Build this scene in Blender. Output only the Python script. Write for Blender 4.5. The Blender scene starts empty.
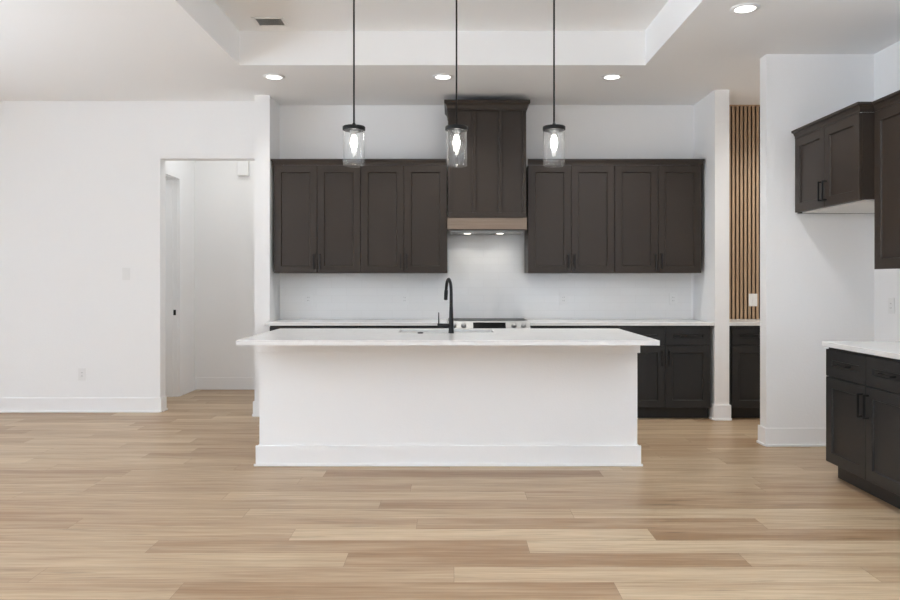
import bpy, bmesh, math, random
from mathutils import Vector, Matrix
random.seed(7)
C = bpy.context.scene
COL = C.collection

# ------------------------------------------------------------------ camera
EYE = 1.285
cam_d = bpy.data.cameras.new('camera')
cam = bpy.data.objects.new('camera', cam_d); COL.objects.link(cam)
cam.location = (0, 0, EYE); cam.rotation_euler = (math.pi/2, 0, 0)
cam_d.sensor_width = 36; cam_d.lens = 740/900*36
cam_d.shift_x = (450-453)/900; cam_d.shift_y = (281.0-300)/900
cam_d.clip_start = 0.05; cam_d.clip_end = 100
C.camera = cam

# ------------------------------------------------------------------ colour management, world, daylight
vs = C.view_settings
C.display_settings.display_device = 'sRGB'
vs.view_transform = 'Standard'; vs.look = 'None'; vs.gamma = 1.0; vs.exposure = 0.01; vs.use_curve_mapping = False
C.cycles.diffuse_bounces = 10; C.cycles.max_bounces = 12; C.cycles.transparent_max_bounces = 16
w = bpy.data.worlds.new('sky'); C.world = w; w.use_nodes = True
bg = w.node_tree.nodes['Background']; bg.inputs[0].default_value = (0.85, 0.93, 1.0, 1); bg.inputs[1].default_value = 0.1

def area(name, loc, rot, sx, sy, power, col=(1, 1, 1), spread=math.pi):
    d = bpy.data.lights.new(name, 'AREA'); d.shape = 'RECTANGLE'; d.size = sx; d.size_y = sy
    d.energy = power; d.color = col; d.spread = spread
    o = bpy.data.objects.new(name, d); COL.objects.link(o); o.location = loc; o.rotation_euler = rot
    return o
# daylight coming in through the windows of the far left wall and of the wall behind the camera
XL, YR = -6.5, -4.5
WIN_L = [(-3.4, -1.2), (-0.4, 1.8), (2.4, 4.6)]          # y ranges on the left wall
WIN_R = [(-5.6, -3.4), (-2.4, -0.2), (0.6, 2.6)]        # x ranges on the rear wall
WZ0, WZ1 = 0.35, 2.65
DAY = (0.84, 0.96, 1.11)
# (most of it thrown up towards the ceiling by the sunlit ground outside)
for (a, b), p, tilt, spread in zip(WIN_L, (460, 62, 112), (.8, .2, .8), (2.0, 3.14, 2.0)):
    area('daylight', (XL-0.02, (a+b)/2, (WZ0+WZ1)/2), (0, -math.pi/2-tilt, 0), WZ1-WZ0, b-a, p, DAY, spread)
# unseen area lamps behind the camera, added to brighten the ceiling
area('added_ceiling_fill', (1.8, -0.4, 1.0), (math.radians(145), 0, math.radians(-15)), 1.6, 1.6, 76, DAY, 1.2)
area('added_ceiling_fill', (2.0, -0.8, 1.0), (math.radians(158), 0, 0), 1.6, 1.6, 30, DAY)
# unseen fill lamp above the doorway head, added to brighten the hall
area('added_hall_fill', (-2.4, 8.0, 3.03), (0, 0, 0), 0.8, 0.8, 4.8, (.97, .99, 1))
area('added_side_room_fill', (-3.8, 8.0, 3.03), (0, 0, 0), 0.8, 0.8, 5.0, (.97, .99, 1))  # unseen lamp added so the hall door jamb is less dark

# ------------------------------------------------------------------ materials
def mat(name, col, rough=0.5, metal=0.0, spec=0.5, bump=None, coat=0.0):
    m = bpy.data.materials.new(name); m.use_nodes = True
    nt = m.node_tree; b = nt.nodes['Principled BSDF']
    b.inputs['Base Color'].default_value = (*col, 1); b.inputs['Roughness'].default_value = rough
    b.inputs['Metallic'].default_value = metal; b.inputs['Specular IOR Level'].default_value = spec
    b.inputs['Coat Weight'].default_value = coat
    if bump:
        sc, st = bump
        tc = nt.nodes.new('ShaderNodeTexCoord'); n = nt.nodes.new('ShaderNodeTexNoise')
        n.inputs['Scale'].default_value = sc; n.inputs['Detail'].default_value = 3
        bp = nt.nodes.new('ShaderNodeBump'); bp.inputs['Strength'].default_value = st; bp.inputs['Distance'].default_value = 0.003
        nt.links.new(tc.outputs['Object'], n.inputs['Vector']); nt.links.new(n.outputs['Fac'], bp.inputs['Height'])
        nt.links.new(bp.outputs['Normal'], b.inputs['Normal'])
    return m
def emis(name, col, strength):
    m = bpy.data.materials.new(name); m.use_nodes = True
    b = m.node_tree.nodes['Principled BSDF']; b.inputs['Base Color'].default_value = (*col, 1)
    b.inputs['Emission Color'].default_value = (*col, 1); b.inputs['Emission Strength'].default_value = strength
    return m
M = {}
M['wall'] = mat('wall_paint', (0.88, 0.88, 0.878), 0.65, bump=(80, 0.35))
M['ceil'] = mat('ceiling_paint', (0.90, 0.90, 0.897), 0.8, bump=(60, 0.15))
M['trim'] = mat('trim_paint', (0.88, 0.88, 0.88), 0.35)
M['cab'] = mat('dark_taupe_paint', (0.040, 0.0295, 0.0225), 0.40, spec=0.30, bump=(25, 0.03))
M['base'] = mat('base_cabinet_grey', (0.0265, 0.0255, 0.025), 0.38, spec=0.35, bump=(25, 0.03))  # base cabinets: more neutral and less brown than the wall cabinets
M['cab_in'] = mat('cabinet_underside', (0.72, 0.71, 0.69), 0.5)
M['black'] = mat('black_metal', (0.010, 0.010, 0.010), 0.42, spec=0.3)
M['gap'] = mat('dark_recess', (0.02, 0.019, 0.018), 0.7)
M['steel'] = mat('stainless_steel', (0.42, 0.42, 0.415), 0.5, metal=1.0)
M['sink'] = mat('brushed_sink_steel', (0.55, 0.55, 0.54), 0.4, metal=0.7)
M['bglass'] = mat('black_ceramic_glass', (0.008, 0.008, 0.008), 0.3, spec=0.06)
M['plate'] = mat('white_plastic', (0.82, 0.82, 0.81), 0.35)
M['slot'] = mat('dark_slot', (0.05, 0.05, 0.05), 0.6)
M['greyprint'] = mat('grey_print', (0.25, 0.25, 0.25), 0.5)
M['felt'] = mat('black_felt', (0.016, 0.013, 0.011), 0.9)
M['lens'] = emis('led_lens', (1, 0.98, 0.95), 4.0)
M['hoodled'] = emis('hood_led', (1, 0.95, 0.86), 6.0)
M['bulb'] = emis('lamp_bulb', (1, 0.96, 0.9), 26.0)

def quartz():
    m = mat('white_quartz', (0.8, 0.8, 0.79), 0.22)
    nt = m.node_tree; b = nt.nodes['Principled BSDF']
    tc = nt.nodes.new('ShaderNodeTexCoord'); n = nt.nodes.new('ShaderNodeTexNoise')
    n.inputs['Scale'].default_value = 3.0; n.inputs['Detail'].default_value = 8; n.inputs['Distortion'].default_value = 1.2
    r = nt.nodes.new('ShaderNodeValToRGB'); e = r.color_ramp.elements
    e[0].position = 0.47; e[0].color = (0.80, 0.795, 0.78, 1); e[1].position = 0.53; e[1].color = (0.80, 0.795, 0.78, 1)
    x = r.color_ramp.elements.new(0.50); x.color = (0.765, 0.757, 0.74, 1)
    nt.links.new(tc.outputs['Object'], n.inputs['Vector']); nt.links.new(n.outputs['Fac'], r.inputs['Fac'])
    nt.links.new(r.outputs['Color'], b.inputs['Base Color'])
    return m
M['quartz'] = quartz()

def tile():
    m = mat('white_glazed_tile', (0.8, 0.8, 0.79), 0.16)
    nt = m.node_tree; b = nt.nodes['Principled BSDF']
    tc = nt.nodes.new('ShaderNodeTexCoord'); mp = nt.nodes.new('ShaderNodeMapping')
    mp.inputs['Rotation'].default_value = (math.pi/2, 0, 0)
    br = nt.nodes.new('ShaderNodeTexBrick')
    br.inputs['Color1'].default_value = (0.87, 0.868, 0.86, 1); br.inputs['Color2'].default_value = (0.855, 0.852, 0.842, 1)
    br.inputs['Mortar'].default_value = (0.81, 0.805, 0.795, 1); br.inputs['Scale'].default_value = 1.0
    br.inputs['Mortar Size'].default_value = 0.0016; br.inputs['Mortar Smooth'].default_value = 0.2
    br.inputs['Brick Width'].default_value = 0.305; br.inputs['Row Height'].default_value = 0.0762
    bp = nt.nodes.new('ShaderNodeBump'); bp.invert = True; bp.inputs['Strength'].default_value = 0.22; bp.inputs['Distance'].default_value = 0.002
    nt.links.new(tc.outputs['Object'], mp.inputs['Vector']); nt.links.new(mp.outputs['Vector'], br.inputs['Vector'])
    nt.links.new(br.outputs['Color'], b.inputs['Base Color']); nt.links.new(br.outputs['Fac'], bp.inputs['Height'])
    nt.links.new(bp.outputs['Normal'], b.inputs['Normal'])
    return m
M['tile'] = tile()

def wood(name, c0, c1, sc=(1.2, 30, 30), rough=0.5, attr=None):
    """streaky wood grain along x; with attr the colour runs from c0 to c1 by a per-plank value"""
    m = mat(name, c0, rough)
    nt = m.node_tree; b = nt.nodes['Principled BSDF']; L = nt.links
    tc = nt.nodes.new('ShaderNodeTexCoord'); mp = nt.nodes.new('ShaderNodeMapping'); mp.inputs['Scale'].default_value = sc
    n = nt.nodes.new('ShaderNodeTexNoise'); n.inputs['Scale'].default_value = 1; n.inputs['Detail'].default_value = 5; n.inputs['Roughness'].default_value = 0.6
    n.inputs['Distortion'].default_value = 0.3
    L.new(mp.outputs['Vector'], n.inputs['Vector'])
    mx = nt.nodes.new('ShaderNodeMix'); mx.data_type = 'RGBA'
    mx.inputs['A'].default_value = (*c0, 1); mx.inputs['B'].default_value = (*c1, 1)
    L.new(mx.outputs['Result'], b.inputs['Base Color'])
    if not attr:
        L.new(tc.outputs['Object'], mp.inputs['Vector']); L.new(n.outputs['Fac'], mx.inputs['Factor'])
        return m
    at = nt.nodes.new('ShaderNodeAttribute'); at.attribute_name = attr
    # shift the grain of each plank by its own value
    cb = nt.nodes.new('ShaderNodeCombineXYZ'); mu = nt.nodes.new('ShaderNodeMath'); mu.operation = 'MULTIPLY'; mu.inputs[1].default_value = 731.0
    L.new(at.outputs['Fac'], mu.inputs[0]); L.new(mu.outputs[0], cb.inputs['X']); L.new(mu.outputs[0], cb.inputs['Z'])
    ad = nt.nodes.new('ShaderNodeVectorMath'); ad.operation = 'ADD'
    L.new(tc.outputs['Object'], ad.inputs[0]); L.new(cb.outputs[0], ad.inputs[1]); L.new(ad.outputs[0], mp.inputs['Vector'])
    # broad slow bands + fine streaks around the plank's tone
    mp2 = nt.nodes.new('ShaderNodeMapping'); mp2.inputs['Scale'].default_value = (0.7, 9, 1)
    n2 = nt.nodes.new('ShaderNodeTexNoise'); n2.inputs['Scale'].default_value = 1; n2.inputs['Detail'].default_value = 3
    L.new(ad.outputs[0], mp2.inputs['Vector']); L.new(mp2.outputs['Vector'], n2.inputs['Vector'])
    def lin(src, k, off):
        q = nt.nodes.new('ShaderNodeMath'); q.operation = 'MULTIPLY_ADD'; q.inputs[1].default_value = k; q.inputs[2].default_value = off
        L.new(src, q.inputs[0]); return q.outputs[0]
    def add(a, c):
        q = nt.nodes.new('ShaderNodeMath'); q.operation = 'ADD'; L.new(a, q.inputs[0]); L.new(c, q.inputs[1]); return q.outputs[0]
    f = add(add(lin(at.outputs['Fac'], 1.0, 0.0), lin(n2.outputs['Fac'], 1.15, -0.575)), lin(n.outputs['Fac'], 1.25, -0.625))
    L.new(f, mx.inputs['Factor'])
    # pores
    mp3 = nt.nodes.new('ShaderNodeMapping'); mp3.inputs['Scale'].default_value = (4, 130, 1)
    n3 = nt.nodes.new('ShaderNodeTexNoise'); n3.inputs['Scale'].default_value = 1; n3.inputs['Detail'].default_value = 2
    L.new(ad.outputs[0], mp3.inputs['Vector']); L.new(mp3.outputs['Vector'], n3.inputs['Vector'])
    hs = nt.nodes.new('ShaderNodeHueSaturation')
    # a few dark mineral streaks
    mp4 = nt.nodes.new('ShaderNodeMapping'); mp4.inputs['Scale'].default_value = (2.6, 26, 1)
    n4 = nt.nodes.new('ShaderNodeTexNoise'); n4.inputs['Scale'].default_value = 1; n4.inputs['Detail'].default_value = 4
    L.new(ad.outputs[0], mp4.inputs['Vector']); L.new(mp4.outputs['Vector'], n4.inputs['Vector'])
    mr = nt.nodes.new('ShaderNodeMapRange'); mr.inputs['From Min'].default_value = 0.62; mr.inputs['From Max'].default_value = 0.76
    mr.inputs['To Min'].default_value = 0.0; mr.inputs['To Max'].default_value = -0.32; L.new(n4.outputs['Fac'], mr.inputs['Value'])
    L.new(add(lin(n3.outputs['Fac'], 0.5, 0.75), mr.outputs['Result']), hs.inputs['Value'])
    L.new(mx.outputs['Result'], hs.inputs['Color']); L.new(hs.outputs['Color'], b.inputs['Base Color'])
    return m
M['floor'] = wood('oak_plank', (0.305, 0.180, 0.095), (0.575, 0.445, 0.295), (2.6, 52, 1), 0.40, 'tone')
M['floor'].node_tree.nodes['Principled BSDF'].inputs['Specular IOR Level'].default_value = 0.38
M['seam'] = mat('plank_seam', (0.22, 0.15, 0.10), 0.6)
M['hoodwood'] = wood('weathered_oak', (0.15, 0.105, 0.075), (0.29, 0.22, 0.165), (2.2, 40, 40), 0.55)
M['slatwood'] = wood('oak_slat', (0.36, 0.235, 0.145), (0.54, 0.385, 0.255), (26, 26, 1.1), 0.5)

def glass():
    m = bpy.data.materials.new('clear_glass'); m.use_nodes = True; nt = m.node_tree
    for n in list(nt.nodes): nt.nodes.remove(n)
    o = nt.nodes.new('ShaderNodeOutputMaterial'); mx = nt.nodes.new('ShaderNodeMixShader')
    t = nt.nodes.new('ShaderNodeBsdfTransparent'); t.inputs[0].default_value = (0.97, 0.975, 0.975, 1)
    g = nt.nodes.new('ShaderNodeBsdfGlossy'); g.inputs['Roughness'].default_value = 0.03
    lw = nt.nodes.new('ShaderNodeLayerWeight'); lw.inputs['Blend'].default_value = 0.5
    pw = nt.nodes.new('ShaderNodeMath'); pw.operation = 'POWER'; pw.inputs[1].default_value = 5.0
    ma = nt.nodes.new('ShaderNodeMath'); ma.operation = 'MULTIPLY_ADD'; ma.inputs[1].default_value = 0.8; ma.inputs[2].default_value = 0.04
    nt.links.new(lw.outputs['Facing'], pw.inputs[0]); nt.links.new(pw.outputs[0], ma.inputs[0]); nt.links.new(ma.outputs[0], mx.inputs[0]); nt.links.new(t.outputs[0], mx.inputs[1]); nt.links.new(g.outputs[0], mx.inputs[2])
    tr = nt.nodes.new('ShaderNodeBsdfTranslucent'); tr.inputs[0].default_value = (0.95, 0.95, 0.95, 1)
    m2 = nt.nodes.new('ShaderNodeMixShader'); m2.inputs[0].default_value = 0.014
    nt.links.new(mx.outputs[0], m2.inputs[1]); nt.links.new(tr.outputs[0], m2.inputs[2])
    nt.links.new(m2.outputs[0], o.inputs[0])
    return m
M['glass'] = glass()

# ------------------------------------------------------------------ mesh helpers
def add_box(bm, x0, x1, y0, y1, z0, z1, mi=0):
    v = [bm.verts.new(p) for p in ((x0,y0,z0),(x1,y0,z0),(x1,y1,z0),(x0,y1,z0),(x0,y0,z1),(x1,y0,z1),(x1,y1,z1),(x0,y1,z1))]
    for f in ((0,3,2,1),(4,5,6,7),(0,1,5,4),(1,2,6,5),(2,3,7,6),(3,0,4,7)):
        bm.faces.new([v[i] for i in f]).material_index = mi
def add_prism(bm, poly, a, b, axis='x', mi=0):
    """poly of 2D points extruded from a to b along axis; axis x: (y,z), axis y: (x,z), axis z: (x,y)"""
    def P(p, t): return {'x': (t, p[0], p[1]), 'y': (p[0], t, p[1]), 'z': (p[0], p[1], t)}[axis]
    A = [bm.verts.new(P(p, a)) for p in poly]; B = [bm.verts.new(P(p, b)) for p in poly]
    fs = [bm.faces.new(A), bm.faces.new(B)]
    n = len(poly)
    for i in range(n): fs.append(bm.faces.new([A[i], A[(i+1) % n], B[(i+1) % n], B[i]]))
    for f in fs: f.material_index = mi
    bmesh.ops.recalc_face_normals(bm, faces=fs)
def add_lathe(bm, prof, seg=32, c=(0, 0, 0), mi=0, smooth=True, axis='z'):
    rings = []
    for r, z in prof:
        if r < 1e-6:
            p = (0, 0, z)
            pts = [p]
        else:
            pts = [(r*math.cos(2*math.pi*k/seg), r*math.sin(2*math.pi*k/seg), z) for k in range(seg)]
        if axis == 'y': pts = [(p[0], p[2], -p[1]) for p in pts]
        if axis == 'x': pts = [(p[2], p[1], -p[0]) for p in pts]
        rings.append([bm.verts.new((p[0]+c[0], p[1]+c[1], p[2]+c[2])) for p in pts])
    fs = []
    for A, B in zip(rings, rings[1:]):
        if len(A) == 1 and len(B) == 1: continue
        for k in range(seg):
            k2 = (k+1) % seg
            if len(A) == 1: fs.append(bm.faces.new([A[0], B[k2], B[k]]))
            elif len(B) == 1: fs.append(bm.faces.new([A[k], A[k2], B[0]]))
            else: fs.append(bm.faces.new([A[k], A[k2], B[k2], B[k]]))
    for f in fs: f.material_index = mi; f.smooth = smooth
    bmesh.ops.recalc_face_normals(bm, faces=fs)
def add_tube(bm, pts, rad, seg=16, mi=0):
    pts = [Vector(p) for p in pts]; n = len(pts)
    rad = [rad]*n if isinstance(rad, (int, float)) else rad
    t0 = (pts[1]-pts[0]).normalized()
    u = t0.orthogonal().normalized(); rings = []; pt = t0
    for i in range(n):
        t = (pts[min(i+1, n-1)]-pts[max(i-1, 0)]).normalized()
        u = (pt.rotation_difference(t) @ u); u = (u-t*u.dot(t)).normalized(); v = t.cross(u); pt = t
        rings.append([bm.verts.new(pts[i]+(u*math.cos(2*math.pi*k/seg)+v*math.sin(2*math.pi*k/seg))*rad[i]) for k in range(seg)])
    fs = []
    for A, B in zip(rings, rings[1:]):
        for k in range(seg):
            f = bm.faces.new([A[k], A[(k+1) % seg], B[(k+1) % seg], B[k]]); f.smooth = True; fs.append(f)
    fs.append(bm.faces.new(rings[0])); fs.append(bm.faces.new(rings[-1]))
    for f in fs: f.material_index = mi
    bmesh.ops.recalc_face_normals(bm, faces=fs)

def obj(name, bm, mats, parent=None, loc=(0, 0, 0), bevel=0, label=None):
    me = bpy.data.meshes.new(name); bm.to_mesh(me); bm.free()
    for m in (mats if isinstance(mats, (list, tuple)) else [mats]): me.materials.append(M[m])
    o = bpy.data.objects.new(name, me); COL.objects.link(o); o.location = loc
    if parent: o.parent = parent
    if bevel:
        b = o.modifiers.new('bevel', 'BEVEL'); b.width = bevel; b.segments = 2; b.limit_method = 'ANGLE'; b.angle_limit = math.radians(40)
    if label: o['label'] = label
    return o
def boxes(name, lst, mats, parent=None, bevel=0, **k):
    bm = bmesh.new()
    for b in lst: add_box(bm, *b)
    return obj(name, bm, mats, parent, bevel=bevel, **k)
def tag(o, label, cat, group=None):
    o['label'] = label; o['category'] = cat
    if group: o['group'] = group
    return o
def thing(name, label, cat, loc=(0, 0, 0), rz=0, group=None):
    o = bpy.data.objects.new(name, None); COL.objects.link(o); o.location = loc; o.rotation_euler = (0, 0, rz)
    o.empty_display_size = 0.1
    return tag(o, label, cat, group)
def struct(name, lst, m, bevel=0):
    o = boxes(name, lst, m, bevel=bevel); o['kind'] = 'structure'; return o
def dup(o, loc=None, rz=None, label=None, parent=None):
    c = o.copy(); COL.objects.link(c)
    if parent: c.parent = parent
    if loc is not None: c.location = loc
    if rz is not None: c.rotation_euler = (0, 0, rz)
    if label: c['label'] = label
    for ch in list(o.children): dup(ch, parent=c)
    return c

# ------------------------------------------------------------------ room dimensions
ZC, ZT = 3.05, 3.33
YB = 7.437                       # kitchen back wall
YLW = 7.25                       # wall with the hall doorway
XP0, XP1, YP = -1.885, -1.742, 7.03     # partition end left of the kitchen
XC0, XC1, YC = 2.417, 2.550, 6.83       # partition end right of the kitchen
XS, YS = 2.440, 5.760            # stub wall beside the fridge recess
XR, XB, YG = 3.28, 3.110, 4.84   # recess side wall, cabinet run wall, end of the cabinet run
DX0, DZ = -2.868, 2.485           # hall doorway
XH, YH = -3.06, 8.77             # hall
XPAN = 4.3                       # end of the pantry nook

# ------------------------------------------------------------------ floor: rows of planks
def make_floor():
    bm = bmesh.new(); tone = []
    W = 0.170; Y0 = 4.175
    rows = {0: [(246, .42), (572, .6), (9e9, .70)],
            1: [(75, .42), (417, .56), (761, .30), (9e9, .66)],
            2: [(-60, .5), (292, .55), (652, .74), (9e9, .28)],
            3: [(152, .56), (528, .30), (9e9, .70)],
            4: [(-90, .5), (346, .68), (745, .26), (9e9, .52)],
            5: [(38, .5), (454, .52), (871, .72), (9e9, .5)],
            6: [(177, .58), (618, .32), (9e9, .72)],
            -1: [(-20, .5), (380, .5), (9e9, .36)],
            -2: [(226, .5), (526, .76), (9e9, .38)],
            -3: [(90, .6), (411, .42), (760, .6), (9e9, .5)],
            -4: [(300, .56), (757, .6), (9e9, .48)],
            -5: [(325, .64), (601, .32), (9e9, .64)]}
    xa, xb = XL-0.1, XPAN+0.2
    for j in range(-30, 53):
        y1 = Y0-W*j; y0 = y1-W; ym = (y0+y1)/2
        cuts = []
        if j in rows:
            for px, t in rows[j]:
                x = xb if px > 1e6 else (px-453)*ym/740
                cuts.append((x, t))
            # planks keep a real length beyond the frame
            x = cuts[0][0]; pre = []
            while x > xa+0.3:
                x -= random.uniform(1.2, 1.5); pre.insert(0, (x, random.uniform(.35, .7)))
            cuts = pre+cuts
        else:
            x = xa+random.uniform(0.2, 1.5)
            while x < xb:
                cuts.append((x, random.choice((.34, .42, .5, .55, .6, .66, .7))+random.uniform(-.04, .04))); x += random.uniform(1.1, 1.55)
            cuts.append((xb, random.uniform(.35, .65)))
        px = xa
        for x, t in cuts:
            if x <= px: continue
            g = 0.0007
            vs_ = [bm.verts.new(p) for p in ((px+g, y0+g, 0), (x-g, y0+g, 0), (x-g, y1-g, 0), (px+g, y1-g, 0))]
            bm.faces.new(vs_); tone.append(min(1, max(0, (t-.5)*1.3+.5+random.uniform(-.03, .03)))); px = x
    n = len(tone)
    add_box(bm, xa, xb, YR-0.3, 9.1, -0.12, -0.0012, 1)
    tone += [0]*6
    o = obj('floor', bm, ['floor', 'seam']); o['kind'] = 'structure'
    a = o.data.attributes.new('tone', 'FLOAT', 'FACE')
    a.data.foreach_set('value', tone)
make_floor()

# ------------------------------------------------------------------ ceiling with a raised tray
TX0, TX1, TY0, TY1 = -1.746, 1.571, -1.2, 6.05
struct('ceiling', [(XL-.1, TX0, YR-.1, 9.1, ZC, 3.45), (TX1, XPAN+.2, YR-.1, 9.1, ZC, 3.45),
                   (TX0, TX1, YR-.1, TY0, ZC, 3.45), (TX0, TX1, TY1, 9.1, ZC, 3.45), (TX0, TX1, TY0, TY1, ZT, 3.45)], 'ceil')

# ------------------------------------------------------------------ walls
struct('wall_left', [(XL, DX0, YLW, YLW+.13, 0, ZC), (DX0, XP0, YLW, YLW+.13, DZ, ZC)], 'wall')
struct('wall_partition', [(XP0, XP1, YP, YH, 0, ZC)], 'wall')
struct('wall_back', [(XP1, XPAN, YB, YB+.13, 0, ZC)], 'wall')
struct('wall_divider', [(XC0, XC1, YC, YB, 0, ZC)], 'wall')
struct('wall_recess', [(XS, XPAN, YS, YS+.12, 0, ZC)], 'wall')
struct('wall_right', [(XR, XR+.13, YG, YS, 0, ZC), (XB, XR+.13, YR, YG, 0, ZC)], 'wall')
struct('wall_nook', [(XPAN, XPAN+.13, YS, YB+.13, 0, ZC)], 'wall')
struct('wall_hall_back', [(-4.4, XP1, YH, YH+.13, 0, ZC)], 'wall')
HD0, HD1, HDZ = 7.44, 8.24, 2.425            # door opening in the hall's side wall
struct('wall_hall_side', [(XH-.13, XH, YLW+.13, HD0, 0, ZC), (XH-.13, XH, HD1, YH, 0, ZC), (XH-.13, XH, HD0, HD1, HDZ, ZC)], 'wall')
struct('wall_side_room', [(-4.5, -4.4, YLW+.13, YH+.13, 0, ZC)], 'wall')
def wall_with_windows(name, axis, wins, f0, f1, a0, a1):
    lst = []; p = a0
    for a, b in wins:
        lst += [(p, a, 0, ZC), (a, b, 0, WZ0), (a, b, WZ1, ZC)]; p = b
    lst.append((p, a1, 0, ZC))
    struct(name, [((f0, f1, q[0], q[1]) if axis == 'y' else (q[0], q[1], f0, f1))+q[2:] for q in lst], 'wall')
wall_with_windows('wall_far_left', 'y', WIN_L, XL-.15, XL, YR-.15, YLW+.13)
wall_with_windows('wall_rear', 'x', WIN_R, YR-.15, YR, XL, XB)
k = 0
for a, b in WIN_L:
    k += 1
    struct('window_%d' % k, [(XL-.13, XL-.08, a, a+.06, WZ0, WZ1), (XL-.13, XL-.08, b-.06, b, WZ0, WZ1), (XL-.13, XL-.08, a, b, WZ0, WZ0+.06),
                             (XL-.13, XL-.08, a, b, WZ1-.06, WZ1), (XL-.13, XL-.08, (a+b)/2-.03, (a+b)/2+.03, WZ0, WZ1)], 'trim')
for a, b in WIN_R:
    k += 1
    struct('window_%d' % k, [(a, a+.06, YR-.13, YR-.08, WZ0, WZ1), (b-.06, b, YR-.13, YR-.08, WZ0, WZ1), (a, b, YR-.13, YR-.08, WZ0, WZ0+.06),
                             (a, b, YR-.13, YR-.08, WZ1-.06, WZ1), ((a+b)/2-.03, (a+b)/2+.03, YR-.13, YR-.08, WZ0, WZ1)], 'trim')

# baseboards with a shoe strip
BH, BT = 0.142, 0.014
def base(name, segs):
    """segs: (axis, fixed, a, b, sign): face at 'fixed', running a..b along axis, standing out towards sign"""
    lst = []
    for ax, f, a, b, s in segs:
        for t, z in ((BT, BH), (BT+.011, .017)):
            lo, hi = (f, f+t*s) if s > 0 else (f+t*s, f)
            e = t if t > BT else BT
            lst.append((a, b, lo, hi, 0, z) if ax == 'x' else (lo, hi, a, b, 0, z))
    struct(name, lst, 'trim', bevel=0.003)
base('baseboard_left', [('x', YLW, XL, DX0+BT, -1), ('y', DX0, YLW, YLW+.13, 1)])
base('baseboard_partition', [('x', YP, XP0-BT, XP1+.005, -1), ('y', XP0, YP, YLW, -1)])
base('baseboard_hall', [('x', YH, XH, XP0, -1), ('y', XH, 8.335, YH, 1), ('y', XP0, YLW, YH, -1)])
base('baseboard_divider', [('x', YC, XC0-BT, XC1+BT, -1), ('y', XC0, YC, 6.925, -1), ('y', XC1, YC, 6.925, 1)])
base('baseboard_recess', [('x', YS, XS-BT, XR, -1), ('y', XS, YS, YS+.12+BT, -1)])
base('baseboard_right', [('y', XR, YG, YS-BT, -1)])

# hall door frame (jamb, stop and casing) with its strike plate
d = boxes('door_1', [(XH-.13, XH, HD1-.018, HD1, 0, HDZ), (XH-.13, XH, HD0, HD0+.018, 0, HDZ), (XH-.13, XH, HD0, HD1, HDZ-.018, HDZ),
                     (XH-.13, XH-.05, HD1-.03, HD1-.018, 0, HDZ-.018),
                     (XH, XH+.018, HD1-.005, HD1+.09, 0, HDZ+.085), (XH, XH+.018, HD0-.055, HD0+.005, 0, HDZ+.085),
                     (XH, XH+.018, HD0+.005, HD1-.005, HDZ-.005, HDZ+.085)], 'trim')
d['kind'] = 'structure'
boxes('strike_plate', [(XH-.045, XH-.018, HD1-.0215, HD1-.0185, 0.905, 0.965)], 'black', d, label='black strike plate')

# ------------------------------------------------------------------ cabinets (local: back at y=0, front towards -y)
def panel_bm(bm, x0, x1, z0, z1, yb, yf, rail=0.066, dep=0.012, sl=0.005):
    """a shaker front: frame around a recessed flat panel"""
    def rect(i, y): return [bm.verts.new(p) for p in ((x0+i, y, z0+i), (x1-i, y, z0+i), (x1-i, y, z1-i), (x0+i, y, z1-i))]
    e = 0.0015
    r = [rect(0, yb), rect(0, yf+e), rect(e, yf), rect(rail, yf), rect(rail+sl, yf+dep)]
    fs = [bm.faces.new(r[0]), bm.faces.new(r[-1])]
    for A, B in zip(r, r[1:]):
        for k in range(4): fs.append(bm.faces.new([A[k], A[(k+1) % 4], B[(k+1) % 4], B[k]]))
    bmesh.ops.recalc_face_normals(bm, faces=fs)
def handle(parent, x, z, yf, vert=True, L=0.143):
    bm = bmesh.new(); t = 0.0055
    if vert:
        add_box(bm, x-t, x+t, yf-.034, yf-.023, z-L/2, z+L/2)
        for q in (z-L/2+t, z+L/2-t): add_box(bm, x-t, x+t, yf-.024, yf, q-t, q+t)
    else:
        add_box(bm, x-L/2, x+L/2, yf-.034, yf-.023, z-t, z+t)
        for q in (x-L/2+t, x+L/2-t): add_box(bm, q-t, q+t, yf-.024, yf, z-t, z+t)
    return obj('handle', bm, 'black', parent, bevel=0.001, label='black bar handle')
def fronts(root, x0, x1, z0, z1, yf, name, hand=None, hz=None, m='cab'):
    bm = bmesh.new(); panel_bm(bm, x0, x1, z0, z1, yf+.02, yf)
    o = obj(name, bm, m, root)
    if name == 'drawer': handle(o, (x0+x1)/2, (z0+z1)/2, yf, False)
    else: handle(o, hand, hz, yf, True)
    return o
def wall_cabinet(name_label, w, depth, z0, z1, loc, rz=0, group=None, under='cab', filler=None):
    root = thing('wall_cabinet', name_label, 'cabinet', loc, rz, group)
    bm = bmesh.new(); h = w/2
    add_box(bm, -h+.0005, h-.0005, -depth, 0, z0+.003, z1)
    if filler: add_box(bm, filler[0], filler[1], -depth-.012, -depth+.02, z0, z1)
    obj('carcass', bm, 'cab', root)
    g = 0.003; yf = -depth-.021
    for s in (-1, 1):
        a, b = (-h+g, -g*.7) if s < 0 else (g*.7, h-g)
        fronts(root, a, b, z0, z1-.001, yf, 'door', s*0.030, z0+.045+.0675)
    return root
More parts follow.
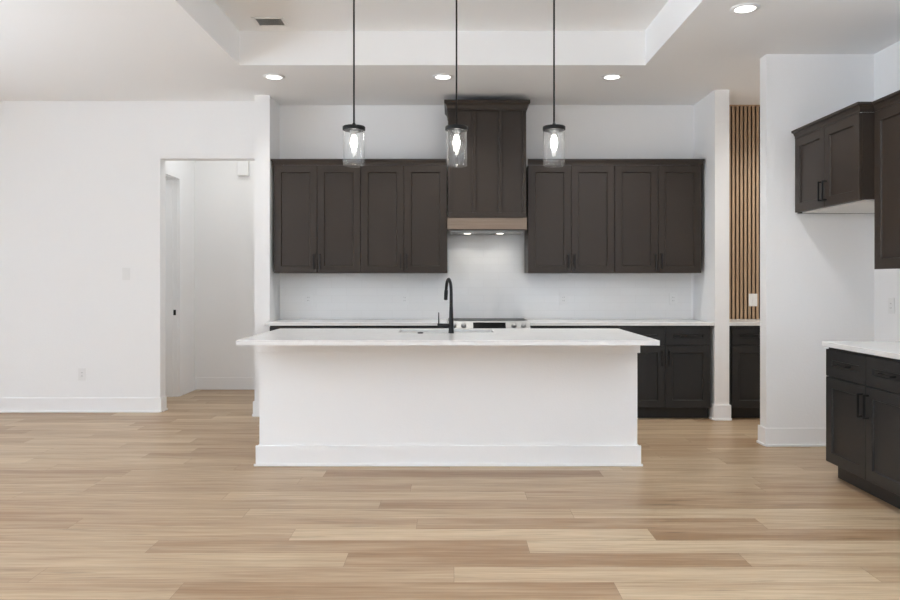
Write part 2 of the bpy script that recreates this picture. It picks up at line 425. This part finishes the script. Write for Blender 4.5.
def base_cabinet(label, w, depth, loc, rz=0, group=None, ndoor=2, fill0=0, fill1=0, toe_in=0.07, zt=0.871, zs=0.689):
    root = thing('base_cabinet', label, 'cabinet', loc, rz, group); h = w/2
    boxes('carcass', [(-h-fill0+.0005, h+fill1-.0005, -depth, 0, 0.11, zt)], 'base', root)
    boxes('toe_kick', [(-h-fill0+.0005, h+fill1-.0005, -depth+toe_in, 0, 0, 0.11)], 'base', root)
    g = 0.002; yf = -depth-.021
    n = ndoor; wd = w/n
    for i in range(n):
        a, b = -h+i*wd+g, -h+(i+1)*wd-g
        fronts(root, a, b, zs+.003, zt-.014, yf, 'drawer', m='base')
        hx = (b-.030 if i == 0 else a+.030)
        fronts(root, a, b, 0.112, zs-.003, yf, 'door', hx, zs-.048-.0715, m='base')
    return root
WU = 0.830
GU = 'dark wall cabinets on the back wall'
DU = 0.335
# four units on the back wall
cu = wall_cabinet('dark double-door wall cabinet against the left partition, end of the back wall row', WU, DU, 1.361, 2.394, (-1.300, YB-.002, 0), 0, GU)
c2 = dup(cu, (-0.470, YB-.002, 0), label='dark double-door wall cabinet directly left of the range hood')
c3 = dup(cu, (1.132, YB-.002, 0), label='dark double-door wall cabinet directly right of the range hood')
c4 = dup(cu, (1.963, YB-.002, 0), label='dark double-door wall cabinet at the end of the row beside the slatted nook')
# crown moulding runs over each pair
def crown_poly(y, z, s=1.0, out=0.035, h=0.062):
    return [(y, z), (y-.008*s, z), (y-.008*s, z+h*.25), (y-out*.55*s, z+h*.62), (y-out*s, z+h*.74), (y-out*s, z+h), (y, z+h)]
def crown_run(label, x0, x1, y, z, ends=(0, 0), depth=0.33):
    """profile along x facing -y, mitred returns on the exposed ends"""
    bm = bmesh.new()
    prof = [(0.0, 0), (.012, 0), (.012, .012), (.018, .034), (.026, .040), (.026, .056), (0.0, .056)]
    L = []
    for o, q in prof:
        xa = x0-(o if ends[0] else 0); xb = x1+(o if ends[1] else 0)
        pts = [(xa, y-o, z+q), (xb, y-o, z+q)]
        if ends[0]: pts.insert(0, (xa, y+depth, z+q))
        if ends[1]: pts.append((xb, y+depth, z+q))
        L.append([bm.verts.new(p) for p in pts])
    n = len(prof); fs = []
    for i in range(n):
        A, B = L[i], L[(i+1) % n]
        for k in range(len(A)-1): fs.append(bm.faces.new([A[k], A[k+1], B[k+1], B[k]]))
    fs.append(bm.faces.new([l[0] for l in L])); fs.append(bm.faces.new([l[-1] for l in L]))
    bmesh.ops.recalc_face_normals(bm, faces=fs)
    return tag(obj('crown_moulding', bm, 'cab'), label, 'moulding')
yF = YB-.002-DU-.021
crown_run('dark crown moulding along the top of the two wall cabinets left of the hood', -1.715, -0.0545, yF+.008, 2.3945, (1, 0), .33)
crown_run('dark crown moulding along the top of the two wall cabinets right of the hood', 0.716, 2.378, yF+.008, 2.3945, (0, 1), .33)

# base cabinets on the back wall
DB = 0.56
GB = 'dark base cabinets along the back wall'
b1 = base_cabinet('dark base cabinet by the left partition, nearly hidden behind the island', 0.822, DB, (-1.289, YB-.002, 0), 0, GB)
b2 = dup(b1, (-0.467, YB-.002, 0), label='dark base cabinet left of the range, hidden behind island and faucet')
b3 = dup(b1, (1.127, YB-.002, 0), label='dark base cabinet right of the range, mostly hidden behind the island')
b4 = base_cabinet('dark base cabinet beyond the right end of the island, beside the white partition end', 0.838, DB, (1.965, YB-.002, 0), 0, GB, 2, 0, 0.008)
nk = base_cabinet('dark base cabinet in the slatted nook, below its white counter', 0.62, DB, (2.895, YB-.002, 0), 0, None, 1, 0.03, 0.0)
nk2 = base_cabinet('dark base cabinet deeper in the nook, hidden by the recess wall', 0.80, DB, (3.61, YB-.002, 0), 0, None, 2)

# worktops of the back wall
ZTOP = 0.903; YCF = YB-.002-DB-.045
def slab(label, x0, x1, y0, y1, z=ZTOP, t=0.031, name='worktop'):
    return tag(boxes(name, [(x0, x1, y0, y1, z-t, z)], 'quartz', bevel=0.002), label, 'worktop')
slab('white quartz worktop on the back wall left of the range', -1.740, -0.054, YCF, YB-.013)
slab('white quartz worktop on the back wall right of the range', 0.714, 2.414, YCF, YB-.013)
slab('white quartz worktop in the nook below the wooden slats', 2.553, XPAN-.003, YCF, YB-.03)

# tiled backsplash (goes up behind the hood)
bs = boxes('tile_backsplash', [(-1.740, 2.388, YB-.011, YB-.001, ZTOP+.001, 1.360), (-0.040, 0.699, YB-.011, YB-.001, 1.360, 1.742)], 'tile')
tag(bs, 'white glossy subway tile backsplash between worktop and wall cabinets', 'backsplash')

# wooden slat panel of the nook
sp = thing('slat_panel', 'vertical oak slat panel on black backing in the nook', 'wall panel', (0, YB-.001, 0))
boxes('backing', [(2.552, XPAN-.002, -.008, 0, ZTOP+.001, ZC-.012)], 'felt', sp)
bm = bmesh.new(); x = 2.556
while x < XPAN-.03:
    add_box(bm, x, x+.0235, -.026, -.008, ZTOP+.001, ZC-.012); x += .0402
obj('slats', bm, 'slatwood', sp, bevel=0.001)
boxes('top_strip', [(2.552, XPAN-.002, -.028, 0, ZC-.012, ZC-.001)], 'slatwood', sp)

# ------------------------------------------------------------------ range hood
HX0, HX1 = -0.047, 0.690; HC = (HX0+HX1)/2; HW = (HX1-HX0)/2
hd = thing('range_hood', 'dark panelled range hood rising to the ceiling with a wooden band', 'range hood', (HC, YB-.002, 0))
hy = -.44
bm = bmesh.new()
add_box(bm, -HW+.001, HW-.001, hy, 0, 1.897, 2.91)
obj('chimney_body', bm, 'cab', hd)
bm = bmesh.new()
for a, b in ((-HW, -HW+.036), (-HW/3-.018, -HW/3+.018), (HW/3-.018, HW/3+.018), (HW-.036, HW)):
    add_box(bm, a, b, hy-.018, hy, 1.9315, 2.91)
add_box(bm, -HW, HW, hy-.018, hy, 1.897, 1.931)
obj('batten_frame', bm, 'cab', hd, bevel=0.002)
# crown of the hood
bm = bmesh.new()
prof = [(0.0, 2.895), (.008, 2.895), (.008, 2.915), (.018, 2.942), (.034, 2.958), (.036, 2.962), (.036, 2.987), (0.0, 2.987)]
L = []
for o, z in prof:
    f = hy-.018-o
    L.append([bm.verts.new(p) for p in ((-HW-o, 0, z), (-HW-o, f, z), (HW+o, f, z), (HW+o, 0, z))])
fs = []
for i in range(len(prof)):
    A, B = L[i], L[(i+1) % len(prof)]
    for q in range(3): fs.append(bm.faces.new([A[q], A[q+1], B[q+1], B[q]]))
fs.append(bm.faces.new([l[0] for l in L])); fs.append(bm.faces.new([l[-1] for l in L]))
bmesh.ops.recalc_face_normals(bm, faces=fs)
obj('hood_crown', bm, 'cab', hd)
boxes('wooden_band', [(-HW-.006, HW+.006, hy-.032, hy+.0, 1.772, 1.880), (-HW-.006, -HW+.02, hy, -.36, 1.772, 1.88), (HW-.02, HW+.006, hy, -.36, 1.772, 1.88)], 'hoodwood', hd, bevel=0.002, label='weathered oak band')
boxes('band_trim', [(-HW-.009, HW+.009, hy-.036, hy+.02, 1.880, 1.896), (-HW-.008, HW+.008, hy-.034, hy+.0, 1.762, 1.772)], 'cab', hd)
ins = boxes('vent_insert', [(-HW+.02, HW-.02, hy+.01, -.014, 1.748, 1.790)], 'steel', hd, bevel=0.002, label='stainless vent insert')
for sx in (-.182, .138):
    bm = bmesh.new(); add_lathe(bm, [(0, 1.7465), (.033, 1.7465), (.033, 1.7485), (0, 1.7485)], 24, (sx, -.20, 0))
    obj('hood_light', bm, 'hoodled', ins)
    d = bpy.data.lights.new('hood_light_beam', 'SPOT'); d.energy = 2.4; d.color = (1, .95, .87); d.spot_size = 2.4; d.spot_blend = .6; d.shadow_soft_size = .03
    o = bpy.data.objects.new('hood_light_beam', d); COL.objects.link(o); o.location = (HC+sx, YB-.22, 1.742)

# ------------------------------------------------------------------ range
rg = thing('range', 'stainless slide-in electric range with black glass cooktop under the hood', 'range', (0.330, YB-.012, 0))
RW = 0.379
boxes('oven_body', [(-RW, RW, -.575, 0, 0.09, 0.896), (-RW+.02, RW-.02, -.52, 0, 0, 0.09)], 'steel', rg)
ct = boxes('cooktop', [(-RW, RW, -.545, -.005, 0.896, 0.912)], 'bglass', rg, bevel=0.002, label='black glass cooktop')
for cx, cy, r in ((-.19, -.16, .075), (.19, -.16, .09), (-.19, -.40, .10), (.19, -.40, .075)):
    bm = bmesh.new(); add_lathe(bm, [(r, .9122), (r, .9124), (r-.004, .9124), (r-.004, .9122), (r, .9122)], 32, (cx, cy, 0))
    obj('burner_ring', bm, 'greyprint', ct)
bm = bmesh.new()
add_prism(bm, [(-.548, .913), (-.585, .914), (-.655, .832), (-.655, .800), (-.548, .800)], -RW-.001, RW+.001, 'x')
cp = obj('control_panel', bm, 'steel', rg, bevel=0.002, label='sloping stainless control panel')
sl = Vector((0, -.070, -.082)); nrm = Vector((0, -.082, .070)).normalized(); c0 = Vector((0, -.585, .914))
def on_panel(bm, x0, x1, t0, t1, th):
    v = []
    for h in (0, th):
        for x_, t_ in ((x0, t0), (x1, t0), (x1, t1), (x0, t1)):
            p = c0+sl*t_+nrm*(h+.0004); v.append(bm.verts.new((x_, p.y, p.z)))
    fs = [bm.faces.new([v[i] for i in f]) for f in ((0, 1, 2, 3), (4, 5, 6, 7), (0, 1, 5, 4), (1, 2, 6, 5), (2, 3, 7, 6), (3, 0, 4, 7))]
    bmesh.ops.recalc_face_normals(bm, faces=fs)
bm = bmesh.new(); on_panel(bm, -.145, .155, .16, .80, .002); obj('display', bm, 'bglass', cp)
for kx in (-.32, -.23, .23, .32):
    bm = bmesh.new(); add_lathe(bm, [(0, 0), (.024, 0), (.022, .012), (.018, .026), (0, .026)], 24)
    rot = nrm.to_track_quat('Z', 'Y').to_matrix().to_4x4()
    p = c0+sl*.5+nrm*.0005
    bmesh.ops.transform(bm, matrix=Matrix.Translation((kx, p.y, p.z)) @ rot, verts=bm.verts)
    obj('knob', bm, 'steel', cp)
dr = boxes('oven_door', [(-RW+.003, RW-.003, -.62, -.576, 0.265, 0.795)], 'steel', rg, bevel=0.004)
boxes('oven_window', [(-.27, .27, -.623, -.6195, 0.38, 0.66)], 'bglass', dr)
bm = bmesh.new(); add_tube(bm, [(-.32, -.665, .75), (.32, -.665, .75)], .011)
for s in (-.28, .28): add_tube(bm, [(s, -.62, .75), (s, -.662, .75)], .008)
obj('door_handle', bm, 'steel', dr)
boxes('storage_drawer', [(-RW+.003, RW-.003, -.618, -.576, 0.095, 0.258)], 'steel', rg, bevel=0.004)

# ------------------------------------------------------------------ island
IX0, IX1, IYF = -1.347, 1.283, 5.150
isl = thing('kitchen_island', 'white island base with textured front panel and white baseboard', 'kitchen island', (0, IYF, 0))
boxes('front_panel', [(IX0, IX1, 0, .12, 0, .876)], 'wall', isl, label='white textured drywall panel')
boxes('side_panel', [(IX0, IX0+.02, .12, .685, 0, .876)], 'wall', isl)
boxes('side_panel', [(IX1-.02, IX1, .12, .685, 0, .876)], 'wall', isl)
boxes('trim_board', [(IX0-.016, IX1+.016, -.016, 0, .786, .876), (IX0-.016, IX0, 0, .685, .786, .876), (IX1, IX1+.016, 0, .685, .786, .876)], 'trim', isl, bevel=0.002)
boxes('baseboard', [(IX0-BT-.010, IX1+BT+.010, -BT, 0, 0, .142), (IX0-BT, IX0, 0, .685, 0, .142), (IX1, IX1+BT, 0, .685, 0, .142),
                    (IX0-BT-.020, IX1+BT+.020, -BT-.010, -BT, 0, .017)], 'trim', isl, bevel=0.003)
boxes('carcass', [(IX0+.02, IX1-.02, .12, .13, .10, .876), (IX0+.02, -.60, .13, .66, .10, .866), (.50, IX1-.02, .13, .66, .10, .866), (-.60, .50, .13, .66, .10, .55), (IX0+.02, IX1-.02, .13, .60, 0, .10)], 'cab', isl)
for i in range(6):
    wd = (IX1-IX0-.04)/6; a = IX0+.02+i*wd
    bm = bmesh.new(); panel_bm(bm, a+.002, a+wd-.002, .115, .862, .661, .681)
    dd = obj('door', bm, 'cab', isl)
    bmh = bmesh.new(); hx = a+wd-.03 if i % 2 == 0 else a+.03
    add_box(bmh, hx-.0055, hx+.0055, .704, .715, .68, .815)
    for q in (.6855, .8095): add_box(bmh, hx-.0055, hx+.0055, .681, .705, q-.0055, q+.0055)
    obj('handle', bmh, 'black', dd, label='black bar handle')
# worktop with a sink cut-out
ZI = 0.908; IWX0, IWX1, IWY0, IWY1 = -1.376, 1.311, 4.690, 5.885
SX0, SX1, SY0, SY1 = -.405, .300, 5.425, 5.79
bm = bmesh.new(); t = .031
add_box(bm, IWX0, SX0, IWY0, IWY1, ZI-t, ZI); add_box(bm, SX1, IWX1, IWY0, IWY1, ZI-t, ZI)
add_box(bm, SX0, SX1, IWY0, SY0, ZI-t, ZI); add_box(bm, SX0, SX1, SY1, IWY1, ZI-t, ZI)
bmesh.ops.remove_doubles(bm, verts=bm.verts, dist=1e-5)
tag(obj('island_worktop', bm, 'quartz'), 'long white quartz worktop overhanging the front of the island', 'worktop')
sk = thing('sink', 'stainless undermount sink set in the island worktop behind the faucet', 'sink', ((SX0+SX1)/2, (SY0+SY1)/2, 0.655))
sw, sd = (SX1-SX0)/2, (SY1-SY0)/2; hgt = ZI-t-.655-.001
boxes('basin', [(-sw-.012, -sw, -sd-.012, sd+.012, 0, hgt), (sw, sw+.012, -sd-.012, sd+.012, 0, hgt), (-sw, sw, -sd-.012, -sd, 0, hgt), (-sw, sw, sd, sd+.012, 0, hgt), (-sw, sw, -sd, sd, 0, .012)], 'sink', sk)
bm = bmesh.new(); add_lathe(bm, [(0, .0125), (.045, .0125), (.045, .015), (.036, .016), (.03, .013), (0, .013)], 24)
obj('drain', bm, 'steel', sk)

# faucet
FX, FY = -.013, 5.345
fc = thing('faucet', 'matte black gooseneck faucet with side lever on the island worktop', 'faucet', (FX, FY, ZI))
bm = bmesh.new()
add_lathe(bm, [(0, 0), (.021, 0), (.021, .004), (.0195, .008), (.0175, .07), (.0145, .15), (.0125, .20), (0, .20)], 24)
obj('body', bm, 'black', fc)
bm = bmesh.new()
dirv = Vector((-.20, .98, 0)).normalized(); R = .095; pts = [(0, 0, .195), (0, 0, .24), (0, 0, .285)]
for k in range(0, 13):
    a = math.pi*k/12*0.95; q = dirv*(R-R*math.cos(a)); pts.append((q.x, q.y, .295+R*math.sin(a)))
lp = Vector(pts[-1]); 
obj_r = [.0125, .0122, .012]+[.0115]*13
add_tube(bm, pts, obj_r, 16); obj('spout', bm, 'black', fc)
bm = bmesh.new()
td = (Vector(pts[-1])-Vector(pts[-2])).normalized()
add_tube(bm, [lp, lp+td*.02, lp+td*.075], [.013, .0145, .014], 16); obj('spray_head', bm, 'black', fc)
bm = bmesh.new(); add_tube(bm, [(-.008, 0, .052), (-.100, 0, .056)], [.0165, .0155], 18)
lv = obj('lever_base', bm, 'black', fc)
bm = bmesh.new(); add_tube(bm, [(-.090, 0, .066), (-.090, 0, .15)], [.005, .0042], 12); obj('lever', bm, 'black', lv)
bm = bmesh.new(); add_lathe(bm, [(0, 0), (.021, 0), (.021, .006), (.019, .008), (.008, .0085), (0, .0085)], 24)
tag(obj('air_switch_button', bm, 'black', loc=(-.235, 5.335, ZI)), 'small round black button on the island worktop beside the sink', 'switch button')

# ------------------------------------------------------------------ right side: recess cabinet, wall cabinets, base run
RZ = -math.pi/2
fr_w = YS-YG-.006
fr = wall_cabinet('short dark double-door cabinet high in the recess, above the empty fridge space', fr_w, 0.598, 1.817, 2.388, (XR-.002, (YS+YG)/2, 0), RZ)
boxes('underside', [(-fr_w/2+.02, fr_w/2-.02, -.57, -.02, 1.8105, 1.8195)], 'cab_in', fr, label='pale underside board')
boxes('bottom_rail', [(-fr_w/2, -fr_w/2+.02, -.598, 0, 1.809, 1.821)], 'cab', fr)
up = wall_cabinet('tall dark wall cabinet above the right worktop, cut off by the frame', 0.914, 0.335, 1.362, 2.388, (XB-.002, YG-.457-.003, 0), RZ)
up2 = dup(up, (XB-.002, YG-.457*3-.004, 0), label='tall dark wall cabinet further along the right wall, out of frame')
crs = []
def crown_turn():
    bm = bmesh.new()
    prof = [(0.0, 0), (.008, 0), (.008, .016), (.020, .040), (.034, .046), (.034, .062), (0.0, .062)]
    xf = XR-.002-.598-.014; xu = XB-.002-.335-.014; z = 2.3885; L = []
    for o, q in prof:
        L.append([bm.verts.new(p) for p in ((xf-o, YS-.004, z+q), (xf-o, YG+.003-o, z+q), (xu-o, YG+.003-o, z+q), (xu-o, YG-1.83, z+q))])
    fs = []; n = len(prof)
    for i in range(n):
        A, B = L[i], L[(i+1) % n]
        for q in range(3): fs.append(bm.faces.new([A[q], A[q+1], B[q+1], B[q]]))
    fs.append(bm.faces.new([l[0] for l in L])); fs.append(bm.faces.new([l[-1] for l in L]))
    bmesh.ops.recalc_face_normals(bm, faces=fs)
    tag(obj('crown_moulding', bm, 'cab'), 'dark crown moulding stepping along the tops of the wall cabinets on the right', 'moulding')
crown_turn()
DR = XB-.002-2.435-.021
rb = base_cabinet('dark grey base cabinet at the right edge of the frame, next to the fridge space', 0.930, DR, (XB-.002, YG-.465-.006, 0), RZ, None, 2, 0.003, 0, 0.06, 0.857, 0.666)
rb2 = dup(rb, (XB-.002, YG-.465*3-.010, 0), label='dark grey base cabinet further along the right wall, out of frame')
slab('white quartz worktop on the base cabinet at the right edge', 2.414, XB-.003, YG-1.90, YG+.002, 0.890)

# ------------------------------------------------------------------ pendant lamps
YPn = 5.20
pd = thing('pendant_lamp', 'clear glass cylinder pendant, the one in front of the cabinets left of the hood', 'pendant lamp', (-.696, YPn, 0), 0, 'glass pendants over the island')
bm = bmesh.new(); add_lathe(bm, [(0, ZT-.001), (.06, ZT-.001), (.06, ZT-.020), (.05, ZT-.026), (0, ZT-.026)], 28); obj('canopy', bm, 'black', pd)
bm = bmesh.new(); add_tube(bm, [(0, 0, ZT-.024), (0, 0, 2.3790)], .0062, 12); obj('rod', bm, 'black', pd)
bm = bmesh.new(); add_lathe(bm, [(0, 2.3930), (.010, 2.3930), (.014, 2.3830), (.014, 2.3740), (.075, 2.3710), (.0795, 2.3670), (.0795, 2.3450), (.076, 2.3420), (0, 2.3420)], 36)
obj('cap', bm, 'black', pd)
bm = bmesh.new(); add_lathe(bm, [(.0715, 2.3415), (.0755, 2.3415), (.0755, 2.1030), (.0745, 2.0970), (.0700, 2.0940), (.0640, 2.0970), (.0635, 2.1050), (.0655, 2.1110), (.0705, 2.1170), (.0715, 2.1260), (.0715, 2.3415)], 40)
obj('glass_shade', bm, 'glass', pd, label='clear glass cylinder')
bm = bmesh.new(); add_lathe(bm, [(0, 2.3420), (.032, 2.3420), (.030, 2.3330), (.021, 2.3290), (.020, 2.3090), (0, 2.3090)], 24); sk_ = obj('socket', bm, 'steel', pd)
bm = bmesh.new(); add_lathe(bm, [(0, 2.3090), (.013, 2.3090), (.016, 2.2960), (.023, 2.2730), (.0245, 2.2550), (.021, 2.2330), (.013, 2.2110), (.006, 2.1950), (0, 2.1900)], 24); obj('bulb', bm, 'bulb', sk_, label='glowing bulb')
dup(pd, (.0246, YPn, 0), label='clear glass cylinder pendant, the one hanging in front of the hood')
dup(pd, (.710, YPn, 0), label='clear glass cylinder pendant, the one right of the hood')

# ------------------------------------------------------------------ recessed ceiling lights and the vent
def down(label, x, y, power=48, first=[None]):
    if first[0] is None:
        r = thing('recessed_light', label, 'ceiling light', (x, y, ZC), 0, 'recessed ceiling lights'); first[0] = r
        bm = bmesh.new(); add_lathe(bm, [(.066, -.001), (.092, -.001), (.092, -.004), (.070, -.009), (.066, -.009), (.066, -.001)], 36); obj('trim_ring', bm, 'plate', r)
        bm = bmesh.new(); add_lathe(bm, [(0, -.001), (.0665, -.001), (.0665, -.0065), (0, -.0065)], 36); obj('lens', bm, 'lens', r, label='glowing lens')
    else: r = dup(first[0], (x, y, ZC), label=label)
    d = bpy.data.lights.new('recessed_light_beam', 'SPOT'); d.energy = power; d.color = (1, .99, .96); d.spot_size = 2.3; d.spot_blend = .8; d.shadow_soft_size = .06
    o = bpy.data.objects.new('recessed_light_beam', d); COL.objects.link(o); o.location = (x, y, ZC-.02)
down('round recessed light in the ceiling near the left partition', -1.544, 6.385, 24)
down('round recessed light in the ceiling in front of the range hood', -.086, 6.385)
down('round recessed light in the ceiling above the right part of the worktop', 1.372, 6.385)
down('round recessed light in the ceiling before the fridge recess', 1.888, 4.784)
vt = thing('ceiling_vent', 'small rectangular air vent in the tray ceiling', 'air vent', (-1.440, 5.825, ZT-.001))
boxes('frame', [(-.125, -.100, -.10, .10, -.008, 0), (.100, .125, -.10, .10, -.008, 0), (-.10, .10, -.10, -.075, -.008, 0), (-.10, .10, .075, .10, -.008, 0)], 'plate', vt, bevel=0.002)
boxes('duct_back', [(-.10, .10, -.075, .075, -.001, -.0002)], 'slot', vt)
bm = bmesh.new()
for i in range(7):
    y = -.066+i*.022
    add_prism(bm, [(y-.003, -.0075), (y+.0, -.0075), (y+.008, -.0015), (y+.005, -.0015)], -.10, .10, 'x')
obj('louvers', bm, 'plate', vt)

# ------------------------------------------------------------------ switches, outlets, chime box (local: back at y=0, front -y)
def plate(kind, label, loc, rz=0, w=0.076, h=0.120, group=None):
    r = thing('light_switch' if kind == 's' else 'wall_outlet', label, 'light switch' if kind == 's' else 'wall outlet', loc, rz, group)
    boxes('cover_plate', [(-w/2, w/2, -.006, 0, -h/2, h/2)], 'plate', r, bevel=0.002)
    if kind == 's':
        boxes('rocker', [(-.0165, .0165, -.0095, -.006, -.033, .033)], 'plate', r, bevel=0.0015)
    else:
        s = boxes('socket', [(-.0165, .0165, -.0085, -.006, -.033, .033)], 'plate', r, bevel=0.001)
        boxes('slots', [(q, q+.0025, -.0088, -.0084, z, z+.009) for z in (.012, -.021) for q in (-.008, .0055)], 'slot', s)
    return r
YT = YB-.0115
plate('s', 'white light switch on the wall left of the hall doorway', (-3.20, YLW-.0005, 1.354))
plate('o', 'white outlet low on the wall left of the hall doorway', (-3.63, YLW-.0005, .372))
plate('o', 'white outlet on the backsplash nearest the left partition', (-1.450, YT, 1.105), group='outlets on the backsplash')
plate('o', 'white outlet on the backsplash just left of the faucet', (-.485, YT, 1.105), group='outlets on the backsplash')
plate('o', 'white outlet on the backsplash just right of the range', (1.108, YT, 1.105), group='outlets on the backsplash')
plate('o', 'white outlet on the backsplash nearest the slatted nook', (2.208, YT, 1.105), group='outlets on the backsplash')
plate('s', 'white switch plate mounted on the wooden slats', (3.002, YB-.0275, 1.095), w=.085, h=.125)
plate('o', 'white outlet on the side wall of the fridge recess', (XR-.0005, 5.53, 1.10), RZ)
d = bpy.data.lights.new('added_nook_fill', 'SPOT'); d.energy = 72; d.color = (1, .97, .92); d.spot_size = 2.5; d.spot_blend = .7; d.shadow_soft_size = .06  # unseen spot added in the nook to brighten the slats
o = bpy.data.objects.new('added_nook_fill', d); COL.objects.link(o); o.location = (3.35, 6.55, ZC-.02)
cb = thing('chime_box', 'white chime box high on the hall back wall', 'chime box', (-2.48, YH-.0005, 2.53))
boxes('housing', [(-.066, .066, -.055, 0, 0, .19)], 'plate', cb, bevel=0.006)
boxes('mounting_plate', [(-.072, .072, -.006, 0, -.004, .194)], 'plate', cb)
